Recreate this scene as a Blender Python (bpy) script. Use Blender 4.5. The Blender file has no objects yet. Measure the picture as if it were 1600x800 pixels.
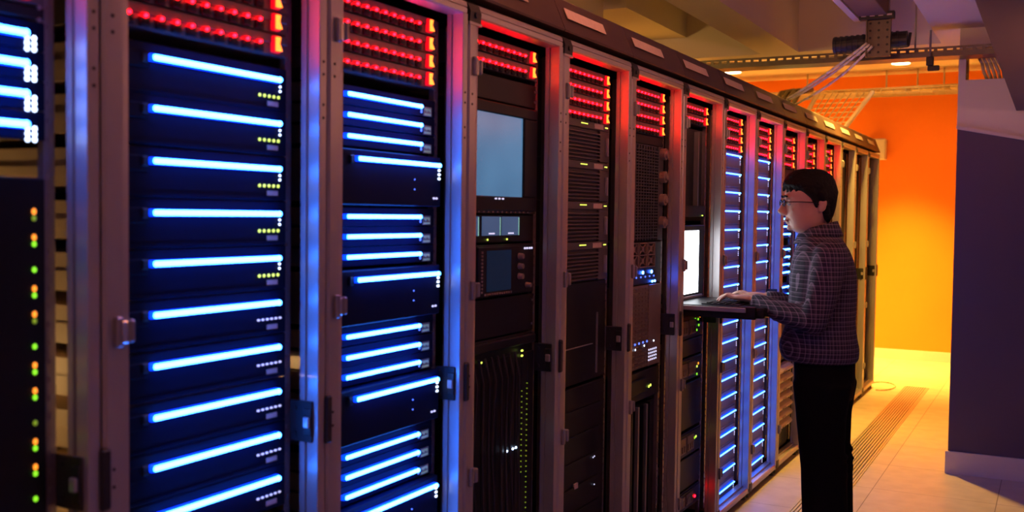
import bpy, bmesh, math, random
from mathutils import Vector, Matrix
random.seed(7)
S = bpy.context.scene
COL = S.collection
PI = math.pi

# ------------------------------------------------------------------ camera, world, exposure
cam_d = bpy.data.cameras.new('camera'); cam = bpy.data.objects.new('camera', cam_d); COL.objects.link(cam)
TH, PT, RO = math.radians(27.8016), math.radians(2.30535), math.radians(0.72017)
fw = Vector((-math.sin(TH)*math.cos(PT), math.cos(TH)*math.cos(PT), -math.sin(PT)))
rt = Vector((math.cos(TH), math.sin(TH), 0)); up = rt.cross(fw)
r2 = rt*math.cos(RO)+up*math.sin(RO); u2 = up*math.cos(RO)-rt*math.sin(RO)
M3 = Matrix((r2, u2, -fw)).transposed()
cam.matrix_world = Matrix.Translation((1.40, 0, 1.49)) @ M3.to_4x4()
cam_d.sensor_width = 36; cam_d.lens = 36*1613.98/1600; cam_d.clip_start = .05
cam_d.dof.use_dof = True; cam_d.dof.focus_distance = 4.4; cam_d.dof.aperture_fstop = 3.6
S.camera = cam
w = bpy.data.worlds.new('world'); S.world = w; w.use_nodes = True
w.node_tree.nodes['Background'].inputs[0].default_value = (.05, .03, .06, 1)
w.node_tree.nodes['Background'].inputs[1].default_value = .05
S.view_settings.view_transform = 'Standard'; S.view_settings.look = 'None'
S.view_settings.exposure = 0; S.view_settings.gamma = 1; S.view_settings.use_curve_mapping = False

AMBER = (1, .52, .075)
PINK = (1, .38, .24)
def lamp(kind, loc, energy, color, parent=None, aim=None, **kw):
    d = bpy.data.lights.new('light', kind); d.energy = energy; d.color = color
    for k, v in kw.items(): setattr(d, k, v)
    o = bpy.data.objects.new('light', d); COL.objects.link(o); o.location = loc
    if aim is not None: o.rotation_euler = (Vector(aim)-Vector(loc)).to_track_quat('-Z', 'Y').to_euler()
    if parent: o.parent = parent
    return o
# downlights in the amber bay: (x, y, watts)
DOWN = [(0.0, 10.75, 2300, 74), (-1.67, 10.75, 2000, 90), (0.10, 7.62, 850, 140), (-1.2, 8.6, 800, 120)]   # x, y, watts, cone degrees
# added unseen fill panel behind the camera: position, watts
PANEL = ((1.15, -.55, 2.55), 1.3)
# unseen linear lights added under the brown soffit, washing the rack fronts: (y, watts)
WASH = [(4.1, 4.0), (5.4, 1.5)]
REAR = ((-1.7, 4.2, 2.55), 45)  # unseen rear lamp added to tint the ceiling over the racks: position, watts

# ------------------------------------------------------------------ materials
MATS = {}
def mat(name, col, rough=.5, metal=0., emit=None, estr=0., noise=.0, nscale=30., bump=0., spec=.5, coat=0.):
    if name in MATS: return MATS[name]
    m = bpy.data.materials.new(name); m.use_nodes = True; nt = m.node_tree
    b = nt.nodes['Principled BSDF']
    b.inputs['Base Color'].default_value = (*col, 1); b.inputs['Roughness'].default_value = rough
    b.inputs['Metallic'].default_value = metal; b.inputs['Specular IOR Level'].default_value = spec
    if coat: b.inputs['Coat Weight'].default_value = coat
    if emit:
        b.inputs['Emission Color'].default_value = (*emit, 1); b.inputs['Emission Strength'].default_value = estr
    if noise or bump:
        tc = nt.nodes.new('ShaderNodeTexCoord'); n = nt.nodes.new('ShaderNodeTexNoise'); n.inputs['Scale'].default_value = nscale
        nt.links.new(tc.outputs['Object'], n.inputs['Vector'])
        if noise:
            mx = nt.nodes.new('ShaderNodeMix'); mx.data_type = 'RGBA'
            mx.inputs[6].default_value = (*[c*(1-noise) for c in col], 1); mx.inputs[7].default_value = (*[min(1, c*(1+noise)) for c in col], 1)
            nt.links.new(n.outputs['Fac'], mx.inputs[0]); nt.links.new(mx.outputs[2], b.inputs['Base Color'])
        if bump:
            bp = nt.nodes.new('ShaderNodeBump'); bp.inputs['Strength'].default_value = bump; bp.inputs['Distance'].default_value = .01
            nt.links.new(n.outputs['Fac'], bp.inputs['Height']); nt.links.new(bp.outputs['Normal'], b.inputs['Normal'])
    MATS[name] = m; return m
ALU = mat('aluminium', (.46, .43, .43), .40, .6, noise=.06, nscale=12)
ALUD = mat('dark_aluminium', (.30, .28, .29), .4, .6, noise=.08)
BLACK = mat('black_metal', (.012, .012, .014), .5, .0, noise=.3)
BLKP = mat('black_plastic', (.010, .010, .012), .42, spec=.25, noise=.2, nscale=60)
GLOSS = mat('black_fascia', (.003, .006, .024), .48, spec=.08, noise=.15, nscale=40)
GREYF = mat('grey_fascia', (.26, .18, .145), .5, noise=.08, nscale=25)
PDUM = mat('pdu_metal', (.12, .10, .10), .5, .1, noise=.1)
BEIGE = mat('beige_steel', (.62, .5, .36), .5, noise=.06)
HEADM = mat('header_metal', (.06, .032, .026), .45, .0, noise=.1, nscale=8)
PAPER = mat('label_paper', (.55, .42, .38), .8, noise=.12, nscale=60)
CHROME = mat('chrome', (.75, .73, .72), .22, 1., noise=.05)
SCREW = mat('screw_steel', (.35, .3, .32), .35, .8, noise=.1)
WHITEP = mat('white_wall', (.62, .55, .50), .7, noise=.03, nscale=4)
CEILM = mat('ceiling_paint', (.66, .58, .52), .8, noise=.03, nscale=3)
ORANGE = mat('orange_paint', (.85, .215, .010), .65, noise=.05, nscale=3)
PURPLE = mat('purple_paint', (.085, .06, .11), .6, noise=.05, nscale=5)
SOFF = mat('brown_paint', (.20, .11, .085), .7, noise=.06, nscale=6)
SKIRT = mat('skirting_paint', (.62, .56, .55), .45, noise=.04)
TRAYM = mat('tray_steel', (.13, .105, .08), .42, .5, noise=.15)
GILT = mat('zinc_plated_wire', (.50, .44, .34), .4, .5, noise=.1)
CABLE = mat('white_cable', (.7, .62, .5), .5, noise=.1)
CABLEY = mat('cable_bundle_buff', (.62, .48, .28), .55, noise=.35, nscale=40)
CABLEB = mat('black_cable', (.02, .018, .018), .5, noise=.2)
BAR = mat('blue_light_bar', (.3, .5, .9), .4, emit=(.026, .19, 1.0), estr=32, noise=.05)
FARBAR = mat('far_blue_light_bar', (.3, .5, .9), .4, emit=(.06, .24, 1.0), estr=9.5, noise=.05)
BARL = mat('blue_bar_lens', (.05, .15, .9), .4, emit=(.0, .03, 1.0), estr=4, noise=.05)  # added glowing edge that imitates the halo around each bar
DOTW = mat('white_led', (.6, .6, .9), .4, emit=(.55, .7, 1.0), estr=5, noise=.05)
DOTWD = mat('white_led_dim', (.6, .6, .9), .4, emit=(.6, .6, .85), estr=1.2, noise=.05)
DOTY = mat('yellow_led', (.7, .8, .1), .4, emit=(.75, .95, .12), estr=1.6, noise=.05)
DOTG = mat('green_led', (.3, .8, .05), .4, emit=(.25, .85, .02), estr=1.4, noise=.05)
DOTGD = mat('dim_green_led', (.3, .8, .05), .4, emit=(.45, .65, .03), estr=.35, noise=.05)
DOTO = mat('orange_led', (.9, .3, .05), .4, emit=(1, .28, .02), estr=1.8, noise=.05)
DOTB = mat('blue_led', (.1, .2, .9), .4, emit=(.03, .12, 1), estr=42, noise=.05)
DOTBD = mat('dim_blue_led', (.1, .2, .9), .4, emit=(.1, .2, 1), estr=1.6, noise=.05)
RED = mat('red_lamp', (.8, .02, .03), .3, emit=(1, .0010, .0038), estr=72, noise=.05)
SWI = mat('amber_rocker', (.9, .3, .05), .3, emit=(1, .20, .02), estr=3.2, noise=.05)
REDH = mat('red_housing', (.6, .02, .02), .35, emit=(1, .004, .02), estr=.5, noise=.05)
TUBE = mat('lamp_disc', (1, .9, .7), .5, emit=(1, .75, .35), estr=12, noise=.02)
PANELE = mat('panel_diffuser', (1, .9, .85), .5, emit=PINK, estr=1.5, noise=.02)
SCRW = mat('white_screen', (.8, .8, .85), .3, emit=(.86, .93, 1.0), estr=6, noise=.02)
NAVY = mat('dark_screen', (.01, .02, .05), .2, emit=(.01, .025, .06), estr=.35, noise=.1)
BUFFC = mat('cream_plastic', (.62, .48, .34), .45, noise=.05)
BROWNG = mat('brown_grille', (.25, .18, .14), .5, .3, noise=.15)
SKIN = mat('skin', (.52, .31, .235), .5, noise=.10, nscale=35, bump=.05)
HAIR = mat('black_hair', (.006, .005, .005), .6, spec=.15, noise=.3, nscale=90, bump=.6)
TROU = mat('black_trousers', (.004, .004, .005), .9, spec=.1, noise=.25, nscale=40, bump=.15)
SHOE = mat('black_leather', (.012, .011, .011), .35, noise=.2)
LENS = mat('spectacle_frame', (.015, .015, .02), .25, .3, noise=.1)
EYEW = mat('eye_white', (.6, .58, .56), .3, noise=.03)
LIP = mat('lips', (.42, .19, .16), .45, noise=.08)

def gradient_screen(name, c0, c1, estr, axis=2, lo=0., hi=.25):
    m = mat(name, (.02, .03, .05), .2, noise=.05); nt = m.node_tree; b = nt.nodes['Principled BSDF']
    tc = nt.nodes.new('ShaderNodeTexCoord'); n = nt.nodes.new('ShaderNodeTexNoise'); n.inputs['Scale'].default_value = 4; n.inputs['Detail'].default_value = 1
    nt.links.new(tc.outputs['Object'], n.inputs['Vector'])
    r = nt.nodes.new('ShaderNodeValToRGB'); r.color_ramp.elements[0].color = (*c0, 1); r.color_ramp.elements[1].color = (*c1, 1)
    r.color_ramp.elements[0].position = .3; r.color_ramp.elements[1].position = .7
    nt.links.new(n.outputs['Fac'], r.inputs[0]); nt.links.new(r.outputs[0], b.inputs['Emission Color'])
    b.inputs['Emission Strength'].default_value = estr; return m
SCRB = gradient_screen('blue_screen', (.055, .13, .25), (.085, .20, .36), 1.)
SCRS = gradient_screen('slate_screen', (.04, .065, .14), (.06, .09, .18), 1.)

def plaid():
    m = mat('plaid_cotton', (.03, .026, .05), .85); nt = m.node_tree; b = nt.nodes['Principled BSDF']
    tc = nt.nodes.new('ShaderNodeTexCoord'); sp = nt.nodes.new('ShaderNodeSeparateXYZ'); nt.links.new(tc.outputs['Object'], sp.inputs[0])
    def math_(op, a, bb=None):
        n = nt.nodes.new('ShaderNodeMath'); n.operation = op
        for i, v in enumerate((a, bb)):
            if v is None: continue
            if isinstance(v, (int, float)): n.inputs[i].default_value = v
            else: nt.links.new(v, n.inputs[i])
        return n.outputs[0]
    u = math_('ADD', sp.outputs[0], sp.outputs[1])
    def line(v, per, wd, off=0.): return math_('LESS_THAN', math_('FRACT', math_('ADD', math_('DIVIDE', v, per), off+50)), wd)
    a = line(sp.outputs[2], .019, .17); c = line(u, .019, .17)
    a2 = line(sp.outputs[2], .038, .22, .2); c2 = line(u, .038, .22, .2)
    s = math_('ADD', math_('MULTIPLY', math_('ADD', a, c), .5), math_('MULTIPLY', math_('ADD', a2, c2), .12))
    mx = nt.nodes.new('ShaderNodeMix'); mx.data_type = 'RGBA'; nt.links.new(s, mx.inputs[0])
    mx.inputs[6].default_value = (.011, .010, .030, 1); mx.inputs[7].default_value = (.25, .19, .28, 1)
    nt.links.new(mx.outputs[2], b.inputs['Base Color'])
    n = nt.nodes.new('ShaderNodeTexNoise'); n.inputs['Scale'].default_value = 14; nt.links.new(tc.outputs['Object'], n.inputs['Vector'])
    bp = nt.nodes.new('ShaderNodeBump'); bp.inputs['Strength'].default_value = .5; bp.inputs['Distance'].default_value = .02
    nt.links.new(n.outputs['Fac'], bp.inputs['Height']); nt.links.new(bp.outputs['Normal'], b.inputs['Normal'])
    return m
PLAID = plaid()

def tile_mat():
    m = mat('floor_tile', (.5, .42, .32), .42); nt = m.node_tree; b = nt.nodes['Principled BSDF']
    tc = nt.nodes.new('ShaderNodeTexCoord'); mp = nt.nodes.new('ShaderNodeMapping'); nt.links.new(tc.outputs['Object'], mp.inputs[0])
    mp.inputs['Location'].default_value = (.08, .25, 0)
    br = nt.nodes.new('ShaderNodeTexBrick'); nt.links.new(mp.outputs[0], br.inputs[0])
    br.offset = 0; br.inputs['Scale'].default_value = 1; br.inputs['Brick Width'].default_value = .62; br.inputs['Row Height'].default_value = .62
    br.inputs['Mortar Size'].default_value = .0022; br.inputs['Color1'].default_value = (.52, .44, .33, 1); br.inputs['Color2'].default_value = (.56, .47, .36, 1)
    br.inputs['Mortar'].default_value = (.17, .12, .08, 1)
    n = nt.nodes.new('ShaderNodeTexNoise'); n.inputs['Scale'].default_value = 9; n.inputs['Detail'].default_value = 6; nt.links.new(tc.outputs['Object'], n.inputs[0])
    mx = nt.nodes.new('ShaderNodeMix'); mx.data_type = 'RGBA'; mx.blend_type = 'MULTIPLY'; mx.inputs[0].default_value = .35
    r = nt.nodes.new('ShaderNodeValToRGB'); r.color_ramp.elements[0].color = (.6, .6, .6, 1); r.color_ramp.elements[0].position = .35; r.color_ramp.elements[1].position = .65
    nt.links.new(n.outputs['Fac'], r.inputs[0]); nt.links.new(br.outputs[0], mx.inputs[6]); nt.links.new(r.outputs[0], mx.inputs[7])
    nt.links.new(mx.outputs[2], b.inputs['Base Color']); return m
TILE = tile_mat()

# ------------------------------------------------------------------ mesh helpers
def xf(bm, geom, before):
    pass
def box(bm, x0, x1, y0, y1, z0, z1, bev=0., seg=1):
    r = bmesh.ops.create_cube(bm, size=1)
    vs = r['verts']
    for v in vs:
        v.co = Vector(((x0+x1)/2+v.co.x*(x1-x0), (y0+y1)/2+v.co.y*(y1-y0), (z0+z1)/2+v.co.z*(z1-z0)))
    if bev:
        es = list({e for v in vs for e in v.link_edges})
        bmesh.ops.bevel(bm, geom=es, offset=bev, segments=seg, affect='EDGES', profile=.5)
def tube(bm, p0, p1, r, seg=12, r1=None, caps=True):
    p0, p1 = Vector(p0), Vector(p1); d = p1-p0
    q = d.to_track_quat('Z', 'Y').to_matrix().to_4x4()
    bmesh.ops.create_cone(bm, cap_ends=caps, segments=seg, radius1=r, radius2=r if r1 is None else r1, depth=d.length,
                          matrix=Matrix.Translation((p0+p1)/2) @ q)
def ball(bm, c, r, seg=14, sc=(1, 1, 1)):
    bmesh.ops.create_uvsphere(bm, u_segments=seg, v_segments=max(6, seg//2+1), radius=r,
                              matrix=Matrix.Translation(c) @ Matrix.Diagonal((*sc, 1)))
def capsule(bm, p0, p1, r0, r1, seg=12):
    ball(bm, p0, r0, seg); ball(bm, p1, r1, seg)
    tube(bm, p0, p1, r0, seg, r1)
def path(bm, pts, r, seg=8):
    for a, b in zip(pts, pts[1:]): tube(bm, a, b, r, seg)
    for p in pts[1:-1]: ball(bm, p, r, seg)
def prism(bm, poly, axis, a, b):
    """extrude a 2-D polygon along an axis; poly in the other two axes, in order"""
    def P(u, v, t): return {'x': (t, u, v), 'y': (u, t, v), 'z': (u, v, t)}[axis]
    v0 = [bm.verts.new(P(u, v, a)) for u, v in poly]; v1 = [bm.verts.new(P(u, v, b)) for u, v in poly]
    n = len(poly); fs = [bm.faces.new(v0), bm.faces.new(v1)]
    for i in range(n): fs.append(bm.faces.new((v0[i], v0[(i+1) % n], v1[(i+1) % n], v1[i])))
    bmesh.ops.recalc_face_normals(bm, faces=fs)
def loft(bm, rings, close=True):
    rv = [[bm.verts.new(p) for p in r] for r in rings]; n = len(rv[0]); fs = []
    for a, b in zip(rv, rv[1:]):
        for i in range(n): fs.append(bm.faces.new((a[i], a[(i+1) % n], b[(i+1) % n], b[i])))
    if close: fs += [bm.faces.new(rv[0]), bm.faces.new(rv[-1])]
    bmesh.ops.recalc_face_normals(bm, faces=fs)
def ell(cx, cy, z, rx, ry, n=28, p=2.0, tilt=0.):
    out = []
    for i in range(n):
        t = 2*PI*i/n; c, s = math.cos(t), math.sin(t)
        x = cx+rx*math.copysign(abs(c)**(2/p), c); y = cy+ry*math.copysign(abs(s)**(2/p), s)
        out.append((x, y, z+tilt*(x-cx)))
    return out
MESH = {}
def mesh(key, fn, m, smooth=False):
    """mesh data shared by all copies of the same key"""
    if key is not None and key in MESH: return MESH[key]
    bm = bmesh.new(); fn(bm); me = bpy.data.meshes.new(str(key) if key else 'mesh'); bm.to_mesh(me); bm.free()
    for mm in (m if isinstance(m, (list, tuple)) else [m]): me.materials.append(mm)
    if smooth:
        for p in me.polygons: p.use_smooth = True
    if key is not None: MESH[key] = me
    return me
def ob(name, me, parent=None, loc=(0, 0, 0)):
    o = bpy.data.objects.new(name, me); COL.objects.link(o); o.location = loc
    if parent: o.parent = parent
    return o
def tag(o, label, cat, group=None, kind=None):
    if label: o['label'] = label
    if cat: o['category'] = cat
    if group: o['group'] = group
    if kind: o['kind'] = kind
    return o
def thing(name, label, cat, loc=(0, 0, 0), group=None):
    o = bpy.data.objects.new(name, None); COL.objects.link(o); o.location = loc; o.empty_display_size = .05
    return tag(o, label, cat, group)
def part(name, parent, fn, m, key=None, loc=(0, 0, 0), smooth=False, label=None):
    o = ob(name, mesh(key, fn, m, smooth), parent, loc)
    if label: o['label'] = label
    return o
def struct(name, fn, m):
    o = ob(name, mesh(None, fn, m)); o['kind'] = 'structure'; return o
def dup(root, loc, label):
    r = root.copy(); COL.objects.link(r); r.location = loc; r['label'] = label
    for ch in root.children:
        c = ch.copy(); COL.objects.link(c); c.parent = r
        for g in ch.children:
            d = g.copy(); COL.objects.link(d); d.parent = c
    return r
def B(*a, **k): return lambda bm: box(bm, *a, **k)

# ------------------------------------------------------------------ room shell
XL, XR, YF, YB, ZC = -2.3, 2.7, -1.3, 11.62, 3.02
struct('floor', B(XL-.1, XR+.1, YF-.1, YB+.1, -.1, 0), TILE)
struct('ceiling', B(XL-.1, XR+.1, YF-.1, YB+.1, ZC, ZC+.1), CEILM)
struct('wall_back', B(XL-.1, XR+.1, YB, YB+.1, 0, ZC), ORANGE)
struct('wall_left', B(XL-.1, XL, YF, YB, 0, ZC), WHITEP)
struct('wall_right', B(XR, XR+.1, YF, YB, 0, ZC), WHITEP)
struct('wall_front', B(XL-.1, XR+.1, YF-.1, YF, 0, ZC), WHITEP)
struct('baseboard_back', B(XL, XR, YB-.018, YB, 0, .105), SKIRT)
PY = 6.55   # partition face
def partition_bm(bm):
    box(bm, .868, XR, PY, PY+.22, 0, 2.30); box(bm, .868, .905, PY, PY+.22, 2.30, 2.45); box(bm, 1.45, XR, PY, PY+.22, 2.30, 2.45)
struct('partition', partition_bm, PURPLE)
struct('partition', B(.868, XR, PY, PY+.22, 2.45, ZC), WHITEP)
def band_bm(bm):   # pale upper slab with a sloping lower edge
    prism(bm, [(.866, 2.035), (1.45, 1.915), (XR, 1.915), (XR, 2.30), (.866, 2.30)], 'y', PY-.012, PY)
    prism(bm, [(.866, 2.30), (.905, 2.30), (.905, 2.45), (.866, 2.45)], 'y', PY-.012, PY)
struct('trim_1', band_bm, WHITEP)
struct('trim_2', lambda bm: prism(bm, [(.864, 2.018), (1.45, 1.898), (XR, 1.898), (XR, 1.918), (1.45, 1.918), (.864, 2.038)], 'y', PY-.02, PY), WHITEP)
struct('baseboard_right', B(.855, XR, PY-.018, PY, 0, .13), SKIRT)
# downstand beams
struct('ceiling_beam', B(-.42, -.17, YF, 7.05, 2.60, ZC), CEILM)
struct('ceiling_beam', B(.72, 1.18, YF, 7.05, 2.60, ZC), CEILM)
struct('ceiling_beam', B(XL, XR, 7.05, 7.30, 2.60, ZC), CEILM)
struct('ceiling_beam', B(XL, -.95, 5.9, 7.05, 2.75, ZC), CEILM)
struct('ceiling_beam', B(XL, -1.1, YF, 5.9, 2.68, ZC), CEILM)
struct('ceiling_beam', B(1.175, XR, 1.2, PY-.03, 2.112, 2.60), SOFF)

# ------------------------------------------------------------------ ceiling lamps and added fill lights
for i, (x, y, wt, cone) in enumerate(DOWN):
    t = thing('downlight', ['round recessed ceiling downlight by the orange wall, right of the hanging cables',
                            'round recessed ceiling downlight glowing just above the rack headers at left',
                            'round downlight behind the cross beam above the lit end of the aisle',
                            'round downlight behind the cross beam above the far racks'][i], 'ceiling light', (x, y, ZC), 'amber ceiling downlights')
    part('lamp_disc', t, lambda bm: tube(bm, (0, 0, -.012), (0, 0, -.004), .085, 28), TUBE, 'down_disc')
    part('trim_ring', t, lambda bm: [tube(bm, (0, 0, -.008), (0, 0, 0), .105, 28)], SKIRT, 'down_ring')
    lamp('SPOT', (0, 0, -.02), wt, AMBER, t, spot_size=math.radians(cone), spot_blend=.85, shadow_soft_size=.08)
t = thing('ceiling_panel_light', 'square diffused ceiling panel light at the near end of the aisle', 'ceiling light', PANEL[0])
part('diffuser', t, B(-.55, .55, -.55, .55, .005, .02), PANELE); part('frame', t, lambda bm: [box(bm, *a, 0, .06) for a in ((-.6, -.55, -.6, .6), (.55, .6, -.6, .6), (-.55, .55, -.6, -.55), (-.55, .55, .55, .6))], SKIRT)
lamp('AREA', (0, 0, 0), PANEL[1], PINK, t, shape='SQUARE', size=1.0)
for i, (y, wt) in enumerate(WASH):
    t = thing('linear_lamp', ['linear lamp under the brown soffit, nearer the camera', 'linear lamp under the brown soffit near the purple wall'][i], 'lamp', (1.62, y, 2.112), 'linear lamps under the soffit')
    part('housing', t, B(-.02, .05, -.62, .62, -.075, -.0005, bev=.004), SKIRT, 'wash_house'); part('diffuser', t, B(-.026, -.02, -.6, .6, -.068, -.012), PANELE, 'wash_diff')
    lamp('AREA', (-.035, 0, -.04), wt, PINK, t, aim=(-1.035, 0, .08), shape='RECTANGLE', size=1.2, size_y=.06) if 0 else None
    d = lamp('AREA', (-.035, 0, -.04), wt, PINK, t, shape='RECTANGLE', size=.06, size_y=1.2); d.rotation_euler = (0, math.radians(112), 0)
t = thing('uplight', 'small hanging uplight between the ceiling beams at the near end of the aisle', 'lamp', (.55, 2.5, 2.25))  # unseen lamp added to warm the ceiling beams and upper partition
part('bowl', t, lambda bm: tube(bm, (0, 0, 0), (0, 0, .06), .05, 20, .12), SKIRT); part('cord', t, lambda bm: tube(bm, (0, 0, .06), (0, 0, ZC-2.25), .004, 6), BLACK)
d = lamp('AREA', (0, .0, .075), 42, (1, .37, .20), t, shape='DISK', size=.2); d.rotation_euler = (PI-math.radians(30), 0, 0)
t = thing('bulkhead_lamp', 'amber ceiling bulkhead lamp over the passage behind the racks', 'ceiling light', REAR[0])
part('lamp_glass', t, lambda bm: ball(bm, (0, 0, 0), .07, 18, (1, 1, .6)), TUBE, smooth=True); part('lamp_base', t, lambda bm: tube(bm, (0, 0, .03), (0, 0, .10), .09, 20), SKIRT)
lamp('POINT', (0, 0, -.12), REAR[1], (1, .60, .16), t, shadow_soft_size=.1)

# ------------------------------------------------------------------ racks
Y0, W = 1.2011, .59739
def yl(n): return Y0+W*n
XP = -.07                       # equipment face plane
RN = {-1: 'left-edge rack', 0: 'widest ten-bar rack', 1: 'rack left of the monitor',
      2: 'rack with the blue monitor', 3: 'rack right of the monitor', 4: 'rack left of the keyboard',
      5: 'rack with the keyboard', 6: 'first rack past the keyboard', 7: 'second rack past the keyboard',
      8: "rack behind the man's face", 9: "first rack behind the man's hair", 10: "rack behind the back of the man's head",
      11: "first golden rack right of the man's head", 12: 'second-last golden rack of the row', 13: 'last golden rack at the end of the row'}
RL = {-1: 'dark server rack cut off by the left edge, with lit bars and green lights', 0: 'wide server rack nearest the camera with ten long blue light bars',
      1: 'server rack with blue light bars in groups of four, left of the monitor rack', 2: 'server rack holding a blue monitor and three small screens',
      3: 'server rack holding slatted black servers, right of the monitor rack', 4: 'server rack with a round-knobbed grille and blue-lit drives',
      5: 'server rack with a bright white screen and pulled-out keyboard tray', 6: 'brown-fronted blue-barred server rack just past the pulled-out keyboard',
      7: "second brown-fronted blue-barred server rack, just left of the man's face", 8: "server rack behind the man's face with pale rounded modules low down",
      9: "narrow-looking red-lit server rack above the man's forehead", 10: "red-lit server rack behind the back of the man's head",
      11: "gold-lit server rack just right of the man's head and shoulder", 12: 'gold-lit server rack second from the far end of the row',
      13: 'gold-lit server rack at the far end of the row by the orange wall'}
def left_post(bm):
    prism(bm, [(-.05, 0), (-.05, .063), (-.014, .063), (-.006, .057), (-.0045, .046), (-.004, .0405), (0, .038), (0, .030), (0, .006), (-.005, 0)], 'z', .035, 1.998)
def right_post(bm):
    prism(bm, [(-.05, .565), (-.0365, .565), (-.0365, .572), (-.0285, .572), (-.0285, .565), (-.0015, .565), (0, .567), (0, .588), (-.05, .588)], 'z', .035, 2.02)
def top_rail(bm):
    prism(bm, [(-.05, 2.018), (-.006, 2.018), (-.001, 2.022), (0, 2.034), (-.003, 2.035), (-.003, 2.037), (0, 2.038), (-.002, 2.050), (-.01, 2.056), (-.05, 2.056)], 'y', .056, .586)
def bottom_rail(bm):
    prism(bm, [(-.06, .035), (-.003, .035), (0, .04), (0, .058), (-.005, .064), (-.03, .066), (-.03, .075), (-.06, .075)], 'y', .05, .588)
def joint(bm):
    prism(bm, [(-.05, 2.003), (.003, 2.003), (.005, 2.03), (-.004, 2.052), (-.02, 2.062), (-.05, 2.062)], 'y', -.003, .056)
    tube(bm, (.004, .027, 2.022), (.009, .027, 2.022), .008, 10)
def header(bm):
    prism(bm, [(.002, 2.072), (.004, 2.078), (-.042, 2.186), (-.05, 2.192), (-.10, 2.192), (-.10, 2.072)], 'y', -.002, .592)
def clip(bm):
    box(bm, -.002, .010, .018, .034, -.026, .026, .003); box(bm, -.008, .011, .046, .058, -.020, .020, .003)
    box(bm, -.008, .005, .034, .046, -.014, .014)
def clip_plate(bm): box(bm, .0, .006, .032, .048, -.021, .018, .002)
def rails(bm):
    box(bm, -.012, .004, -.016, .004, .08, 2.0)
    for k in range(62): box(bm, .004, .007, -.010, -.003, .10+k*.0306, .108+k*.0306)
def latch(bm):
    box(bm, -.085, -.012, -.005, .0, -.045, .045, .002); box(bm, -.034, -.012, -.009, -.004, -.030, .030, .002)
    for z in (-.028, .028): tube(bm, (-.06, -.004, z), (-.06, -.008, z), .006, 8)
def make_rack():
    t = thing('server_rack', 'x', 'server rack', (0, 0, 0), 'server racks in the row')
    lp = part('left_post', t, left_post, ALU, 'rk_left_post')
    for z in (1.812, 1.785, 1.05, 1.02): part('screw', lp, lambda bm: tube(bm, (-.001, 0, 0), (.0012, 0, 0), .0032, 8), BLACK, 'rk_screw', (0, .019, z))
    rp = part('right_post', t, right_post, ALU, 'rk_right_post')
    for z in (1.812, 1.785, 1.72, 1.692): part('screw', rp, None, None, 'rk_screw', (0, .578, z))
    part('top_rail', t, top_rail, ALU, 'rk_top_rail'); part('bottom_rail', t, bottom_rail, ALU, 'rk_bottom_rail')
    part('corner_joint', t, joint, BLACK, 'rk_joint')
    part('joint_plate', t, B(-.05, .003, -.003, .063, 1.996, 2.003), ALU, 'rk_joint_plate')
    part('bottom_joint', t, B(-.05, .002, -.003, .052, .03, .082, bev=.005), BLACK, 'rk_bottom_joint')
    hp = part('header_panel', t, header, HEADM, 'rk_header')
    ls = part('label_strip', hp, B(0, .0012, .04, .36, -.019, .019), PAPER, 'rk_label', (-.016, 0, 2.137)); ls.rotation_euler = (0, -math.atan2(.046, .108), 0)
    for z in (1.887, 1.283, .772, .26):
        c = part('hinge', t, clip, ALUD, 'rk_clip', (0, 0, z)); part('hinge_plate', c, clip_plate, CHROME, 'rk_clip_plate')
    lt = part('latch', t, latch, BLACK, 'rk_latch', (0, .565, 1.035)); part('latch_knob', lt, lambda bm: box(bm, -.030, -.014, -.016, -.009, -.012, .012, .002), ALU, 'rk_knob')
    part('latch_handle', t, B(-.012, .008, .586, .607, .985, 1.09, bev=.004), BLACK, 'rk_handle')
    part('seal_strip', t, B(-.05, -.02, .588, .5974, .035, 2.02), BLACK, 'rk_seal')  # black strip stands in for shade in the open gap between racks
    part('mounting_rail', t, rails, SCREW, 'rk_rail', (-.078, .557, 0)); part('mounting_rail', t, rails, SCREW, 'rk_rail', (-.078, .040, 0))
    part('back_panel', t, B(-.92, -.90, 0, .5974, .035, 2.07), BLACK, 'rk_back')  # unseen back, roof and base, added to keep light from leaking through
    part('roof_panel', t, B(-.92, -.05, 0, .5974, 2.062, 2.07), BLACK, 'rk_roof')
    part('base_panel', t, B(-.92, -.06, .0, .5974, .035, .05), BLACK, 'rk_base')
    for x in (-.03, -.86):
        for y in (.03, .57): part('foot', t, lambda bm: tube(bm, (0, 0, 0), (0, 0, .036), .016, 10), BLACK, 'rk_foot', (x, y, 0))
    return t
proto = None; RK = {}
for n in range(-1, 14):
    if proto is None:
        proto = make_rack(); proto['label'] = RL[n]; proto.location = (0, yl(n), 0); RK[n] = proto
    else: RK[n] = dup(proto, (0, yl(n), 0), RL[n])
# closing frame at the end of the row
part('side_panel', RK[13], B(-.90, -.002, .5975, .612, .035, 2.06), ALU); part('end_cap', RK[13], lambda bm: prism(bm, [(.002, 2.072), (-.042, 2.19), (-.9, 2.19), (-.9, 2.072)], 'y', .592, .606), HEADM)

ORD = ['topmost', 'second from top', 'third from top', 'fourth from top', 'fifth from top', 'sixth from top', 'seventh from top', 'eighth from top',
       'ninth from top', 'tenth from top', 'eleventh from top', 'twelfth from top', 'thirteenth from top', 'fourteenth from top', 'fifteenth from top',
       'sixteenth from top', 'seventeenth from top', 'eighteenth from top', 'nineteenth from top', 'twentieth from top']
VP = .059                        # left edge of the equipment inside a rack
def spot(n, z): return (XP, yl(n)+VP, z)

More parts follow.
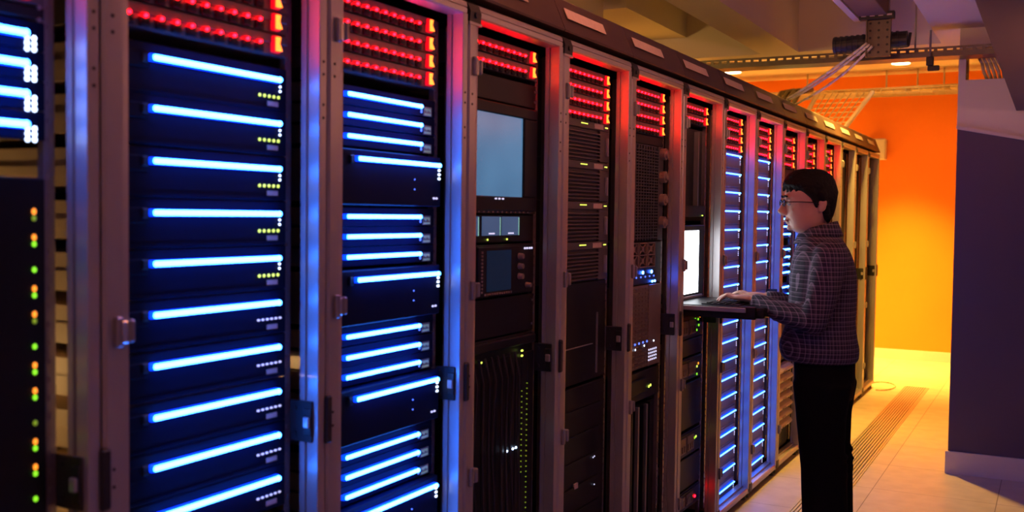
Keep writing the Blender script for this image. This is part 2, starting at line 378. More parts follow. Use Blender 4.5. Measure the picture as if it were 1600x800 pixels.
# ------------------------------------------------------------------ power strips with red lamps
def pdu_face(bm):
    box(bm, -.20, -.004, 0, .482, -.022, .0222)
    box(bm, -.004, .006, .004, .478, .002, .021, .002)
    box(bm, -.004, .003, .004, .478, -.0215, .001)
def socket(bm): box(bm, 0, .010, -.012, .012, -.0205, -.0035, .003, 2); tube(bm, (.010, -.004, -.012), (.0125, -.004, -.012), .003, 8); tube(bm, (.010, .004, -.012), (.0125, .004, -.012), .003, 8)
def lampb(bm): ball(bm, (.005, 0, 0), .0031, 12, (1.3, 1, 1.1))
def rockerh(bm): box(bm, 0, .012, -.011, .011, -.018, .018, .002)
def rocker(bm):
    prism(bm, [(.011, -.0145), (.020, -.0145), (.013, .002), (.016, .0145), (.011, .0145)], 'y', -.0065, .0060)
def make_pdu():
    t = thing('power_strip', 'x', 'power strip', (0, 0, 0), 'power strips with red lamps')
    part('housing', t, pdu_face, PDUM, 'pdu_face')
    for k in range(10):
        y = .05+.0378*k
        part('socket', t, socket, BLKP, 'pdu_socket', (0, y, 0)); part('red_lamp', t, lampb, RED, 'pdu_lamp', (.004, y, -.0005), smooth=True)
    h = part('switch', t, rockerh, REDH, 'pdu_switch', (.002, .437, 0)); part('rocker', h, rocker, SWI, 'pdu_rocker')
    return t
pproto = None
for n in range(-1, 11):
    zs = [1.978, 1.931, 1.886, 1.840]
    if n in (2, 5): zs = zs[:2]
    if n in (8, 9, 10): zs = [1.965, 1.915, 1.865, 1.815]
    for i, z in enumerate(zs):
        lab = 'red-lamped power strip, %s in the %s' % (ORD[i].replace(' from top', ''), RN[n])
        if pproto is None: pproto = make_pdu(); pproto['label'] = lab; pproto.location = spot(n, z)
        else: dup(pproto, spot(n, z), lab)

# ------------------------------------------------------------------ blue bar servers
def lightbar(t, y0, y1, r, key, x=0., bm_=None):
    # added blue strip imitating the halo, with a pale tube along it
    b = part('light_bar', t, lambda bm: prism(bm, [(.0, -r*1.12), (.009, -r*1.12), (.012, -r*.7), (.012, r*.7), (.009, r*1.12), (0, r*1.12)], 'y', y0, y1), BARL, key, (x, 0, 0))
    q = r*.92
    def f(bm): tube(bm, (.012, y0+r, 0), (.012, y1-r, 0), q, 12); ball(bm, (.012, y0+r, 0), q, 12); ball(bm, (.012, y1-r, 0), q*1.15, 12)
    part('tube', b, f, bm_ or BAR, key+'_tube', smooth=True)
def dots(t, name, m, ys, zs, key, sy=.004, sz=.004, x=.002):
    for y, z in zip(ys, zs):
        part(name, t, lambda bm: ball(bm, (0, 0, 0), 1, 10, (.0022, sy, sz)), m, key, (x, y, z), smooth=True)
def tall_chassis(h, front):
    # origin at the bar height: face from below the bar to above it
    def f(bm):
        box(bm, -.012, 0, 0, .482, -h+.028, .0265, .0015)
        box(bm, 0, .003, .03, .10, -.020, .010, .002); box(bm, 0, .0025, .02, .46, -h+.032, -h+.036)
    return f
def body(h):
    def f(bm): box(bm, -.72, -.012, .006, .476, -h+.045, .020); box(bm, -.70, -.05, .003, .479, -.030, -.012)
    return f
def make_a(kind):
    t = thing('blade_server', 'x', 'server', (0, 0, 0), 'servers with blue light bars')
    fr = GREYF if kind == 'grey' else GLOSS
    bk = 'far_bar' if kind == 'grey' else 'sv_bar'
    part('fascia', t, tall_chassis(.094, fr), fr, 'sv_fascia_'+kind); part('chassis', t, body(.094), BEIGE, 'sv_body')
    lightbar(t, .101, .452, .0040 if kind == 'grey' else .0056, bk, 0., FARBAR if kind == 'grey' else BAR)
    part('bracket', t, B(.0, .006, .082, .099, -.010, .008, bev=.002), BLKP, 'sv_bracket')
    if kind == 'yellow':
        dots(t, 'status_light', DOTY, [.396+.0145*k for k in range(5)], [-.036]*5, 'led_y', .0034, .0034)
        dots(t, 'power_light', DOTW, [.459, .459], [-.013, -.0225], 'led_w', .0026, .0026)
    elif kind == 'white':
        dots(t, 'status_light', DOTWD, [.394+.0135*k for k in range(6)], [-.034]*6, 'led_wd', .0042, .0022)
    else:
        dots(t, 'power_light', DOTW, [.462, .472], [-.002, -.006], 'led_w2', .006, .0040); dots(t, 'status_light', DOTWD, [.470]*3, [-.022, -.031, -.040], 'led_wd2', .0034, .0026)
    if kind != 'grey': part('name_plate', t, B(.0, .002, .421, .453, -.056, -.046), PAPER, 'sv_plate')
    return t
AP = {}
def place(kind, maker, loc, lab):
    if kind not in AP: AP[kind] = maker(); AP[kind]['label'] = lab; AP[kind].location = loc
    else: dup(AP[kind], loc, lab)
for i, z in enumerate([1.767, 1.675, 1.5795, 1.485, 1.391, 1.2965, 1.2015, 1.1065, 1.0125, .9195]):
    k = 'yellow' if i < 5 else 'white'
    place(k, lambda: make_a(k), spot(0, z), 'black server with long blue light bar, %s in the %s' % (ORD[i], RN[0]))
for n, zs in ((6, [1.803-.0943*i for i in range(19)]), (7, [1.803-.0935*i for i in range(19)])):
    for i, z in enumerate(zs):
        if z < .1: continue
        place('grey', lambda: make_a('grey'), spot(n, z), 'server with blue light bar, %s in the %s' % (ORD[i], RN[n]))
def make_b():
    t = thing('blade_server', 'x', 'server', (0, 0, 0), 'servers with blue light bars')
    part('fascia', t, B(-.012, 0, 0, .482, -.0235, .0225, bev=.0015), GLOSS, 'sb_fascia'); part('chassis', t, B(-.72, -.012, .006, .476, -.021, .020), ALUD, 'sb_body')
    lightbar(t, .085, .402, .0052, 'sb_bar')
    d = part('status_display', t, B(.0, .002, .424, .462, -.021, .003), ALUD, 'sb_disp')
    part('display_mark', d, lambda bm: [box(bm, .002, .003, .427+.0055*k, .430+.0055*k, -.006-.002*(k % 3), -.001) for k in range(6)]+[box(bm, .002, .003, .427+.0055*k, .4305+.0055*k, -.019, -.014+.001*(k % 2)) for k in range(6)],
         mat('pale_green_mark', (.4, .5, .4), .5, emit=(.35, .6, .55), estr=.22, noise=.05), 'sb_mark')
    dots(t, 'status_light', DOTBD, [.413, .413], [-.006, -.012], 'led_b2', .0035, .0035)
    return t
def make_c():
    t = thing('blade_server', 'x', 'server', (0, 0, 0), 'servers with blue light bars')
    part('fascia', t, B(-.012, .02, 0, .482, -.108, .0225, bev=.0025), GLOSS, 'sc_fascia'); part('chassis', t, B(-.72, -.012, .006, .476, -.10, .020), ALUD, 'sc_body')
    lightbar(t, .101, .462, .0056, 'sc_bar', .02)
    dots(t, 'status_light', DOTW, [.472]*3, [-.012, -.023, -.034], 'led_w3', .0062, .0034, .021)
    dots(t, 'port_light', DOTWD, [.447, .460], [-.086, -.086], 'led_w4', .0052, .0028, .021)
    dots(t, 'power_light', DOTBD, [.355, .355], [-.04, -.065], 'led_b3', .002, .002, .021)
    part('bracket', t, B(.02, .026, .080, .098, -.012, .008, bev=.002), BLKP, 'sc_bracket')
    return t
G1 = ['top', 'second', 'third', 'lowest']; S1 = ['upper', 'middle', 'lower']
for g, (zs, zc) in enumerate((([1.765, 1.717, 1.668], 1.6155), ([1.4805, 1.433, 1.385], 1.332), ([1.198, 1.149, 1.1025], 1.0515), ([.914, .866, .819], .768), ([.632, .584, .537], .486))):
    gl = ['top', 'second', 'third', 'fourth', 'lowest'][g]
    for i, z in enumerate(zs): place('b', make_b, spot(1, z), 'slim server, %s of the %s set of three in the %s' % (S1[i], gl, RN[1]))
    place('c', make_c, spot(1, zc), 'taller server protruding below the %s set of three, left of the monitor' % gl)
for g, zs in enumerate(([1.484, 1.437, 1.391], [1.298, 1.252, 1.206, 1.158], [1.068, 1.021])):
    for i, z in enumerate(zs):
        place('b8', make_b, spot(8, z), 'slim blue-barred server, %s in the %s set behind the man\'s face' % (ORD[i].replace(' from top', ''), ['upper', 'middle', 'lower'][g]))
for i, z in enumerate([1.769, 1.721, 1.673, 1.624]):
    def make_l():
        t = thing('blade_server', 'x', 'server', (0, 0, 0), 'servers with blue light bars')
        part('fascia', t, B(-.012, 0, 0, .482, -.0235, .0225, bev=.0015), GLOSS, 'sb_fascia'); part('chassis', t, None, None, 'sb_body')
        lightbar(t, .085, .443, .0056, 'sl_bar')
        for y in (.447, .460): dots(t, 'status_light', DOTW, [y]*3, [-.005, -.014, -.023], 'led_l', .0045, .0042)
        return t
    place('l', make_l, spot(-1, z), 'server with white light pairs, %s of four in the %s' % (ORD[i], RN[-1]))

# ------------------------------------------------------------------ plain blanking and other equipment
def blank(n, z0, z1, lab, m=BLKP, name='blanking_panel'):
    t = thing(name, lab, 'blank panel', (XP, yl(n)+VP, z0), 'blank filler panels'); h = z1-z0
    part('plate', t, B(-.014, 0, 0, .482, 0, h, bev=.002), m)
    for y in (.012, .470):
        for z in (.02, h-.02): part('screw', t, lambda bm: tube(bm, (-.001, 0, 0), (.003, 0, 0), .004, 8), SCREW, 'bp_screw', (0, y, z))
    return t
# left-edge rack: switch with a column of orange and green lights
t = thing('network_switch', 'black switch with a column of orange and green lights at the left edge', 'network switch', spot(-1, 0.10))
part('housing', t, B(-.5, 0, 0, .482, 0, 1.44, bev=.003), BLKP)
for k in range(23):
    z = 1.385-k*.0418
    if k % 3 != 2: dots(t, 'port_light', DOTO, [.458], [z], 'led_o', .0042, .0052)
    dots(t, 'link_light', DOTG if k % 4 else DOTGD, [.458], [z-.011], 'led_g' if k % 4 else 'led_gd', .0042, .0046)
blank(-1, 1.655+.14, 1.815, 'narrow filler panel above the lit bars of the %s' % RN[-1])
# unseen warm lamp added inside the first rack, lighting the beige chassis sides
t = thing('work_lamp', 'small caged work lamp inside the %s' % RN[-1], 'lamp', (-.62, yl(-1)+.52, .05))
part('lamp_base', t, lambda bm: tube(bm, (0, 0, 0), (0, 0, .03), .04, 16), BLACK); part('lamp_stem', t, lambda bm: tube(bm, (0, 0, .03), (0, 0, 1.05), .008, 8), BLACK)
part('lamp_bulb', t, lambda bm: ball(bm, (0, 0, 1.08), .025, 12), TUBE, smooth=True)
lamp('POINT', (.05, 0, 1.08), 40, (1, .55, .18), t, shadow_soft_size=.03)
blank(0, .10, .84, 'tall filler panel below the ten lit servers of the %s' % RN[0], GLOSS)
blank(1, .10, .36, 'filler panel at the foot of the %s' % RN[1], GLOSS)

# monitor rack
t = thing('rack_monitor', 'rack-mounted monitor with a glowing blank blue screen', 'monitor', spot(2, 1.50))
part('housing', t, lambda bm: [box(bm, -.30, -.006, 0, .482, 0, .318, .004), box(bm, -.006, .008, 0, .482, .285, .318, .003), box(bm, -.006, .008, 0, .482, 0, .043, .003),
     box(bm, -.006, .008, 0, .02, .043, .285), box(bm, -.006, .008, .392, .482, .043, .285, .003)], BLKP)
part('screen', t, B(-.006, .001, .02, .392, .043, .285), SCRB)
dots(t, 'power_light', DOTWD, [.21, .232, .254], [.036]*3, 'led_mon', .007, .0028, .009)
t = thing('video_switcher', 'thin black control panel with small buttons right under the blue monitor', 'control panel', spot(2, 1.494))
part('housing', t, B(-.25, 0, 0, .482, -.001, .005), BLKP)
part('panel', t, B(-.01, .002, 0, .482, -.0015, .0055), BLACK)
for k in range(14): part('button', t, B(0, .004, -.004, .004, -.001, .003), GREYF, 'vs_btn', (.002, .06+k*.028, .002))
t = thing('triple_monitor', 'strip of three small slate-blue screens below the blue monitor', 'monitor', spot(2, 1.405))
part('housing', t, B(-.25, -.003, 0, .482, 0, .085, bev=.003), BLKP)
for k, y in enumerate((.018, .149, .269, )):
    y1 = y+.108
    s = part('screen', t, B(-.003, .001, y, y1, .022, .078), SCRS)
    part('level_meter', s, B(.001, .0018, y1-.006, y1-.002, .022, .076), mat('meter_green', (.2, .6, .4), .4, emit=(.25, .55, .45), estr=.7, noise=.1), None)
    part('caption', s, B(.001, .0018, y+.035, y+.07, .026, .030), DOTWD)
    dots(t, 'power_light', DOTY, [y+.03], [.010], 'led_tm', .0035, .003, 0)
t = thing('test_instrument', 'black instrument with a dark screen, knobs and button borders below three small screens', 'instrument', spot(2, 1.245))
part('housing', t, lambda bm: [box(bm, -.3, 0, 0, .482, 0, .155, .003), box(bm, 0, .006, .115, .395, .005, .150, .003)], BLKP)
part('screen', t, B(.006, .0072, .165, .315, .018, .138), NAVY)
for k in range(12): part('key', t, B(0, .003, -.004, .004, -.003, .003), GREYF, 'ti_key', (.006, .135, .018+k*.0105))
for k in range(12): part('key', t, None, None, 'ti_key', (.006, .155+k*.0145, .010))
for k in range(3): part('knob', t, lambda bm: tube(bm, (0, 0, 0), (.016, 0, 0), .010, 14, .008), GREYF, 'ti_knob', (.006, .368, .055+k*.031))
part('knob', t, lambda bm: tube(bm, (0, 0, 0), (.018, 0, 0), .009, 14, .007), GREYF, 'ti_knob2', (0, .43, .025))
dots(t, 'status_light', DOTWD, [.415, .43, .447, .462], [.14]*4, 'led_ti', .006, .0035)
blank(2, 1.125, 1.24, 'black filler panel between the instrument and the large router', BLKP)
blank(2, 1.823, 1.895, 'dark filler panel between the power strips and the blue monitor', BLKP)
t = thing('chassis_router', 'large black router chassis with cable strands and faint green port lights', 'router', spot(2, .10))
part('housing', t, lambda bm: [box(bm, -.55, 0, 0, .482, 0, 1.02, .004), box(bm, 0, .012, 0, .482, .985, 1.015, .004)]+[box(bm, 0, .006, .02+.042*k, .058+.042*k, .05, .96, .002) for k in range(11)], BLKP)
for k in range(9):
    y = .04+k*.037
    part('patch_cable', t, lambda bm, y=y: path(bm, [(.012, y, .97), (.026, y+.004, .90), (.022, y+.012*math.sin(y*60), .7), (.03, y+.006, .45), (.02, y, .2), (.012, y, .08)], .0042, 6), CABLEB)
for k in range(36):
    dots(t, 'port_light', DOTGD, [.430], [.86-k*.0165], 'led_rt', .0028, .0018, .008)
for k in range(16): dots(t, 'port_light', DOTGD, [.395], [.84-k*.017], 'led_rt', .002, .0014, .008)
dots(t, 'status_light', DOTY, [.385, .385], [.968, .952], 'led_rt2', .0085, .0035, .012)
dots(t, 'status_light', DOTW, [.292, .312, .332, .352], [.671]*4, 'led_rt3', .0065, .0036, .012)
dots(t, 'fan_light', DOTY, [.13], [.961], 'led_rt4', .004, .003, .012)
blank(2, .055, .098, 'low filler strip under the large router', BLKP)

# slatted servers
def make_slat():
    t = thing('slatted_server', 'x', 'server', (0, 0, 0), 'slatted black servers')
    def f(bm):
        box(bm, -.6, -.006, 0, .482, 0, .139); box(bm, -.006, .004, 0, .482, .112, .139, .002)
        for k in range(8): prism(bm, [(-.006, .008+k*.0128), (.006, .006+k*.0128), (.006, .010+k*.0128), (-.006, .0145+k*.0128)], 'y', .01, .40)
        box(bm, -.006, .004, .40, .482, 0, .112, .002)
    part('housing', t, f, mat('slat_plastic', (.085, .07, .075), .45, noise=.1), 'sl_house')
    part('handle', t, lambda bm: [box(bm, .004, .016, .446, .453, .022, .088, .002), box(bm, .004, .012, .446, .453, .024, .030), box(bm, .004, .012, .446, .453, .080, .086)], ALU, 'sl_handle')
    part('label_strip', t, B(.004, .0052, .345, .425, .117, .134), PAPER, 'sl_label')
    dots(t, 'status_light', DOTY, [.235, .25, .265, .28], [.128]*4, 'led_sl', .007, .0022, .004); dots(t, 'power_light', DOTY, [.448, .462], [.126]*2, 'led_sl2', .006, .0025, .004)
    return t
for i, zt in enumerate((1.822, 1.680, 1.538, 1.397)):
    place('slat', make_slat, spot(3, zt-.1395), 'slatted black server with pale label, %s of four right of the monitor rack' % ORD[i])
t = thing('storage_server', 'dark server with a thin bright edge below the slatted servers', 'server', spot(3, .90))
part('housing', t, B(-.6, 0, 0, .482, 0, .355, bev=.003), BLKP); part('edge_strip', t, B(0, .004, .03, .36, .128, .131), ALU)
part('side_strip', t, B(0, .006, .395, .40, .02, .24), ALUD)
t = thing('storage_server', 'black server with two tiny lights at the foot of the slatted-server rack', 'server', spot(3, .12))
part('housing', t, lambda bm: [box(bm, -.6, 0, 0, .482, 0, .77, .003)]+[box(bm, 0, .005, .02, .44, .05+.09*k, .06+.09*k) for k in range(8)], BLKP)
dots(t, 'status_light', DOTWD, [.379, .392, .394], [.492, .494, .39], 'led_ss', .003, .0028, .004); part('label_strip', t, B(0, .006, .215, .245, .412, .43), PAPER)

# knobbed grille, drives, brown grille
t = thing('grille_server', 'dark perforated grille unit with four round side knobs', 'server', spot(4, 1.392))
def f(bm):
    box(bm, -.55, -.004, 0, .482, 0, .385)
    for k in range(30): box(bm, -.004, .003, .01, .42, .008+k*.0122, .0125+k*.0122)
    for k in range(14): box(bm, -.004, .001, .012+k*.03, .016+k*.03, .0, .38)
    box(bm, -.004, .004, .42, .482, 0, .385, .002)
part('housing', t, f, mat('grille_plastic', (.06, .055, .06), .45, noise=.1))
for k in range(4): part('knob', t, lambda bm: [tube(bm, (0, 0, 0), (.022, 0, 0), .024, 20), tube(bm, (.022, 0, 0), (.03, 0, 0), .016, 20, .012)], GREYF, 'gs_knob', (.004, .452, .355-k*.094))
blank(4, 1.778, 1.815, 'filler strip between the red lamps and the knobbed grille')
t = thing('drive_array', 'drive array of four square fan-faced drives over a row of bright blue lights', 'drive array', spot(4, 1.215))
part('housing', t, B(-.5, 0, 0, .482, 0, .172, bev=.003), BLKP)
def drv(bm):
    for a in ((-.042, .042, .096, .1), (-.042, .042, 0, .004), (-.042, -.038, 0, .1), (.038, .042, 0, .1), (-.042, .042, .048, .052)): box(bm, 0, .008, a[0], a[1], a[2], a[3])
    for z in (.026, .074):
        tube(bm, (0, 0, z), (.006, 0, z), .012, 12)
        for s in (-1, 1): tube(bm, (.003, -.03, z-s*.018), (.003, .03, z+s*.018), .003, 6)
for k in range(4): part('drive', t, drv, GREYF, 'da_drive', (0, .06+k*.096, .068))
dots(t, 'drive_light', DOTB, [.06+k*.1 for k in range(4)], [.048]*4, 'led_da', .012, .0075, .004)
dots(t, 'activity_light', DOTBD, [.04+k*.05 for k in range(8)], [.030]*8, 'led_da2', .006, .004, .003); dots(t, 'link_light', DOTB, [.37, .40], [.008]*2, 'led_da3', .011, .005, .004)
t = thing('perforated_server', 'brown perforated server with blue dots and a square of white lights', 'server', spot(4, .875))
def f(bm):
    box(bm, -.5, -.003, 0, .482, 0, .335)
    for r in range(20):
        for c in range(9):
            box(bm, -.003, .003, .012+c*.036, .042+c*.036, .006+r*.0164, .0135+r*.0164)
    box(bm, -.003, .003, .34, .482, 0, .335, .002)
part('housing', t, f, BROWNG)
dots(t, 'status_light', DOTBD, [.05+k*.045 for k in range(7)], [.105]*7, 'led_ps', .008, .005, .004); dots(t, 'power_light', DOTW, [.09, .19, .29, .40], [.082, .084, .09, .10], 'led_ps2', .004, .004, .004)
for r in range(4): dots(t, 'port_light', DOTWD, [.345+k*.021 for k in range(5)], [.025+r*.014]*5, 'led_ps3', .006, .0042, .004)
t = thing('patch_unit', 'low black unit with two yellow-green lights under the brown perforated server', 'network switch', spot(4, .745))
part('housing', t, lambda bm: [box(bm, -.4, 0, 0, .482, 0, .118, .003), box(bm, 0, .010, .02, .30, .03, .09, .003)], BLKP); dots(t, 'status_light', DOTY, [.355, .375], [.045, .048], 'led_pu', .007, .006, .003)
t = thing('cable_manager', 'tall dark cable manager with vertical strips low in the %s' % RN[4], 'cable manager', spot(4, .10))
part('housing', t, lambda bm: [box(bm, -.3, -.02, 0, .482, 0, .62)]+[box(bm, -.02, 0, .03+.07*k, .05+.07*k, 0, .62, .003) for k in range(6)], BLKP)
part('strip', t, B(-.01, .004, .235, .250, .0, .62), ALUD); part('strip', t, B(-.01, .004, .33, .345, .0, .62), ALUD)

# keyboard rack
t = thing('cable_manager', 'dark cable manager with a bright vertical strip above the white screen', 'cable manager', spot(5, 1.49))
part('housing', t, lambda bm: [box(bm, -.3, -.02, 0, .482, 0, .40), box(bm, -.02, 0, 0, .482, 0, .05), box(bm, -.02, 0, 0, .06, .05, .40)], BLKP)
part('strip', t, B(-.02, .002, .36, .372, .05, .39), ALUD); dots(t, 'status_light', DOTY, [.435], [.006], 'led_cm', .012, .003, .003)
t = thing('keyboard_console', 'pulled-out rack keyboard tray with a bright white flip-up screen', 'computer', (0, yl(5), 1.087))
part('tray', t, lambda bm: [box(bm, -.10, .30, .075, .525, -.024, .028, .004, 2), box(bm, .29, .335, .085, .515, -.020, .026, .012, 3), box(bm, -.45, -.10, .07, .53, 0, .03)], BLKP)
for y in (.070, .530): part('slide_rail', t, B(-.40, .26, y-.006, y+.006, .004, .024, bev=.002), ALU, 'kc_rail', (0, 0, 0)) if y < .1 else part('slide_rail', t, B(-.40, .26, y-.006, y+.006, .004, .024, bev=.002), ALUD)
kb = part('keyboard', t, B(.06, .225, .10, .46, .028, .033, bev=.001), BLKP)
for r in range(5):
    for c in range(15): part('key', kb, B(-.0085, .0085, -.0085, .0085, 0, .006, bev=.002), BLACK, 'kc_key', (.085+r*.028, .125+c*.0222, .033))
part('touch_pad', t, B(.235, .275, .24, .33, .028, .0295), BLACK)
sc = part('screen_housing', t, B(-.085, -.066, .07, .53, .035, .365, bev=.004), BLKP)
part('screen', sc, B(-.066, -.0645, .09, .442, .055, .340), SCRW); part('hinge', t, lambda bm: tube(bm, (-.074, .10, .036), (-.074, .50, .036), .012, 12), ALUD)
def router(n, z, h, lab, leds, m=BLKP):
    t = thing('router', lab, 'router', spot(n, z))
    part('housing', t, lambda bm: [box(bm, -.4, 0, 0, .482, 0, h, .003), box(bm, 0, .005, .02, .462, h-.012, h-.006)], m)
    for k in range(3): part('module', t, lambda bm: [box(bm, 0, .006, .04+k*.115, .14+k*.115, .018, h-.02, .002)]+[box(bm, .006, .009, .05+k*.115+j*.03, .07+k*.115+j*.03, .028, min(h-.03, .055)) for j in range(3)], BROWNG)
    for j, (mm, y, zz) in enumerate(leds): dots(t, 'status_light', mm, [y], [zz], 'led_r'+mm.name, .0075, .006, .003)
router(5, .935, .105, 'router with scattered green lights just under the keyboard tray', [(DOTG, .36, .082), (DOTG, .405, .078), (DOTO, .43, .09), (DOTG, .35, .035), (DOTG, .385, .03), (DOTG, .415, .05)])
router(5, .745, .10, 'router with two yellow lights in the middle of the keyboard rack', [(DOTY, .37, .045), (DOTY, .40, .048), (DOTG, .40, .012), (DOTO, .42, .06)])
router(5, .395, .11, 'brown-faced router with green and orange lights low in the keyboard rack', [(DOTG, .385, .065), (DOTO, .37, .062), (DOTY, .405, .068)])
router(5, .145, .09, 'low unit with one red light at the foot of the keyboard rack', [(RED, .405, .035)])
blank(5, .52, .73, 'dark filler panel between the routers of the keyboard rack'); blank(5, .855, .93, 'filler strip between the two upper routers of the keyboard rack'); blank(5, .245, .385, 'filler panel above the red-lit unit of the keyboard rack')

# rack behind the man's face: pale rounded modules
def make_mod():
    t = thing('disk_module', 'x', 'disk module', (0, 0, 0), 'pale rounded disk modules')
    part('housing', t, B(-.5, -.02, 0, .482, 0, .050), BLKP, 'dm_house')
    part('front', t, lambda bm: prism(bm, [(-.02, .002), (.02, .004), (.036, .012), (.040, .024), (.032, .036), (.012, .046), (-.02, .048)], 'y', .02, .46), BUFFC, 'dm_front')
    part('handle', t, B(.034, .044, .20, .28, .016, .026, bev=.003), GREYF, 'dm_handle')
    return t
for i in range(7):
    place('mod', make_mod, spot(8, .545-i*.0565), 'cream rounded disk module, %s of seven beside the man\'s thigh' % ORD[i])
blank(8, 1.515, 1.785, "dark filler panel above the lit bars, left of the man's forehead", BLKP); blank(8, .62, .99, "dark filler panel between bars and cream modules, behind the man's waist"); blank(8, .08, .20, 'filler panel under the cream modules')
for n in (9, 10): blank(n, .08, 1.785, 'tall dark filler panel in the %s' % RN[n])
for n in (11, 12, 13): blank(n, .08, 2.0, 'tall dark filler panel in the %s' % RN[n])

# ------------------------------------------------------------------ floor vent, cable tray, hanging gear
t = thing('floor_vent', 'long slotted linear floor grille running along the aisle', 'floor vent', (0, 0, 0))
part('frame', t, lambda bm: [box(bm, .236, .246, 3.6, 9.75, .0005, .006), box(bm, .431, .441, 3.6, 9.75, .0005, .006), box(bm, .246, .431, 9.74, 9.75, .0005, .006), box(bm, .246, .431, 3.6, 3.61, .0005, .006)], GILT)
part('duct_bed', t, B(.246, .431, 3.61, 9.74, .0002, .001), BLACK)  # black plate drawn as the shade of the recess beneath the slats
for k in range(10): part('slat', t, B(-.0058, .0058, 3.61, 9.74, .001, .006), GILT, 'fv_slat', (.2555+k*.0185, 0, 0))
t = thing('cable_tray', 'perforated cable tray crossing the aisle under the cross beam', 'cable tray', (0, 6.42, 2.415))
def f(bm):
    box(bm, -2.2, 1.16, -.08, .08, 0, .003)
    for y in (-.08, .08):
        box(bm, -2.2, 1.16, y-.002, y+.002, 0, .028); box(bm, -2.2, 1.16, y-.002, y+.002, .044, .055)
        for k in range(68): box(bm, -2.2+k*.05, -2.182+k*.05, y-.002, y+.002, .028, .044)
part('tray', t, f, TRAYM)
for x in (-1.5, .64, 1.08): part('drop_rod', t, lambda bm: tube(bm, (0, .0, 0), (0, 0, .60), .005, 8), ALUD, 'ct_rod', (x, 0, 0))
for k in range(7): tag(ob('tray_cable', mesh(None, lambda bm, k=k: path(bm, [(-2.2+j*.278, 6.36+.02*k+.005*math.sin(j*1.7+k), 2.428+.012*(k % 3)+.004*math.sin(j*2.1+k)) for j in range(13)], .0085, 7), CABLEY if k % 3 else CABLEB, True)),
    '%s lying in the cable tray under the cross beam' % ['black cable nearest the front', 'buff cable near the front edge', 'buff cable in front of the middle', 'black cable in the middle', 'buff cable behind the middle', 'buff cable near the rear edge', 'black cable at the rear'][k], 'cable', 'cables in the near tray')
t = thing('cable_trunking', 'hanging rectangular cable trunking ending above the perforated drop plate', 'trunking', (0, 0, 0))
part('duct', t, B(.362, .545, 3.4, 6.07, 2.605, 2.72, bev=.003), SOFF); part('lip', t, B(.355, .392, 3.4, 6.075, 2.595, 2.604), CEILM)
for y in (4.2, 5.7): part('drop_rod', t, lambda bm: tube(bm, (.45, 0, 2.72), (.45, 0, ZC), .006, 8), ALUD, 'tr_rod', (0, y, 0))
t = thing('drop_plate', 'perforated upright cable plate with a black slotted bar across its top', 'cable plate', (.497, 6.02, 0))
def f(bm):
    box(bm, -.062, .062, -.004, .004, 2.385, 2.60)
    for s in (-1, 1): box(bm, s*.062-.003, s*.062+.003, -.03, .006, 2.385, 2.60)
part('plate', t, f, TRAYM)
for k in range(5):
    for x in (-.045, 0, .045): part('hole', t, lambda bm: tube(bm, (0, -.0052, 0), (0, -.0042, 0), .007 , 10), BLACK, 'dp_hole', (x, 0, 2.41+k*.04))
part('slotted_bar', t, lambda bm: [box(bm, -.10, .085, -.05, -.006, 2.585, 2.625, .002)], BLACK)
for k in range(4): part('slot', t, B(-.013, .013, -.0515, -.05, -.005, .005), PAPER, 'dp_slot', (-.075+k*.045, 0, 2.605))
part('hanger_rod', t, lambda bm: tube(bm, (.05, 0, 2.60), (.05, 0, ZC), .006, 8), ALUD)
t = thing('duct_roll', 'thick black ribbed flexible hose held behind the perforated drop plate', 'hose', (0, 6.08, 2.47))
part('hose', t, lambda bm: [tube(bm, (.245, 0, 0), (.64, 0, .012), .046, 20)]+[tube(bm, (.25+.03*k, 0, .001*k), (.262+.03*k, 0, .001*k), .050, 20) for k in range(12)], CABLEB)
part('end_hook', t, lambda bm: path(bm, [(.60, 0, -.03), (.645, -.01, -.025), (.655, -.01, .045)], .008, 8), CABLEB); part('hanger', t, lambda bm: tube(bm, (.43, 0, .04), (.43, 0, .55), .006, 8), ALUD)
for k, (a, m1, b) in enumerate((((.44, 5.99, 2.46), (.22, 6.08, 2.31), (-.045, 6.22, 2.196)), ((.455, 5.985, 2.45), (.24, 6.10, 2.305), (-.05, 6.30, 2.196)), ((.47, 5.98, 2.44), (.27, 6.15, 2.27), (-.06, 6.52, 2.196)))):
    pts = []
    for i in range(13):
        u = i/12; pts.append(tuple((1-u)**2*a[j]+2*u*(1-u)*m1[j]+u*u*b[j] for j in range(3)))
    tag(ob('loose_cable', mesh(None, lambda bm: path(bm, pts, .0075, 8), CABLE, True)), ['upper white cable slanting from the drop plate to the rack headers', 'middle white cable slanting from the drop plate to the rack headers', 'lowest white cable slanting from the drop plate, reaching furthest right on the headers'][k], 'cable', 'white cables dropping to the racks')
t = thing('cove_lamp', 'amber linear lamp lying on top of the far racks, shining up', 'lamp', (-.55, 8.9, 2.195))  # unseen lamp added to brighten the ceiling of the amber bay
part('housing', t, B(-.04, .04, -.75, .75, 0, .04, bev=.004), SKIRT); part('diffuser', t, B(-.03, .03, -.73, .73, .04, .046), TUBE)
d = lamp('AREA', (0, 0, .06), 75, AMBER, t, shape='RECTANGLE', size=.08, size_y=1.4); d.data.spread = math.radians(115); d.rotation_euler = (PI, math.radians(-12), 0)
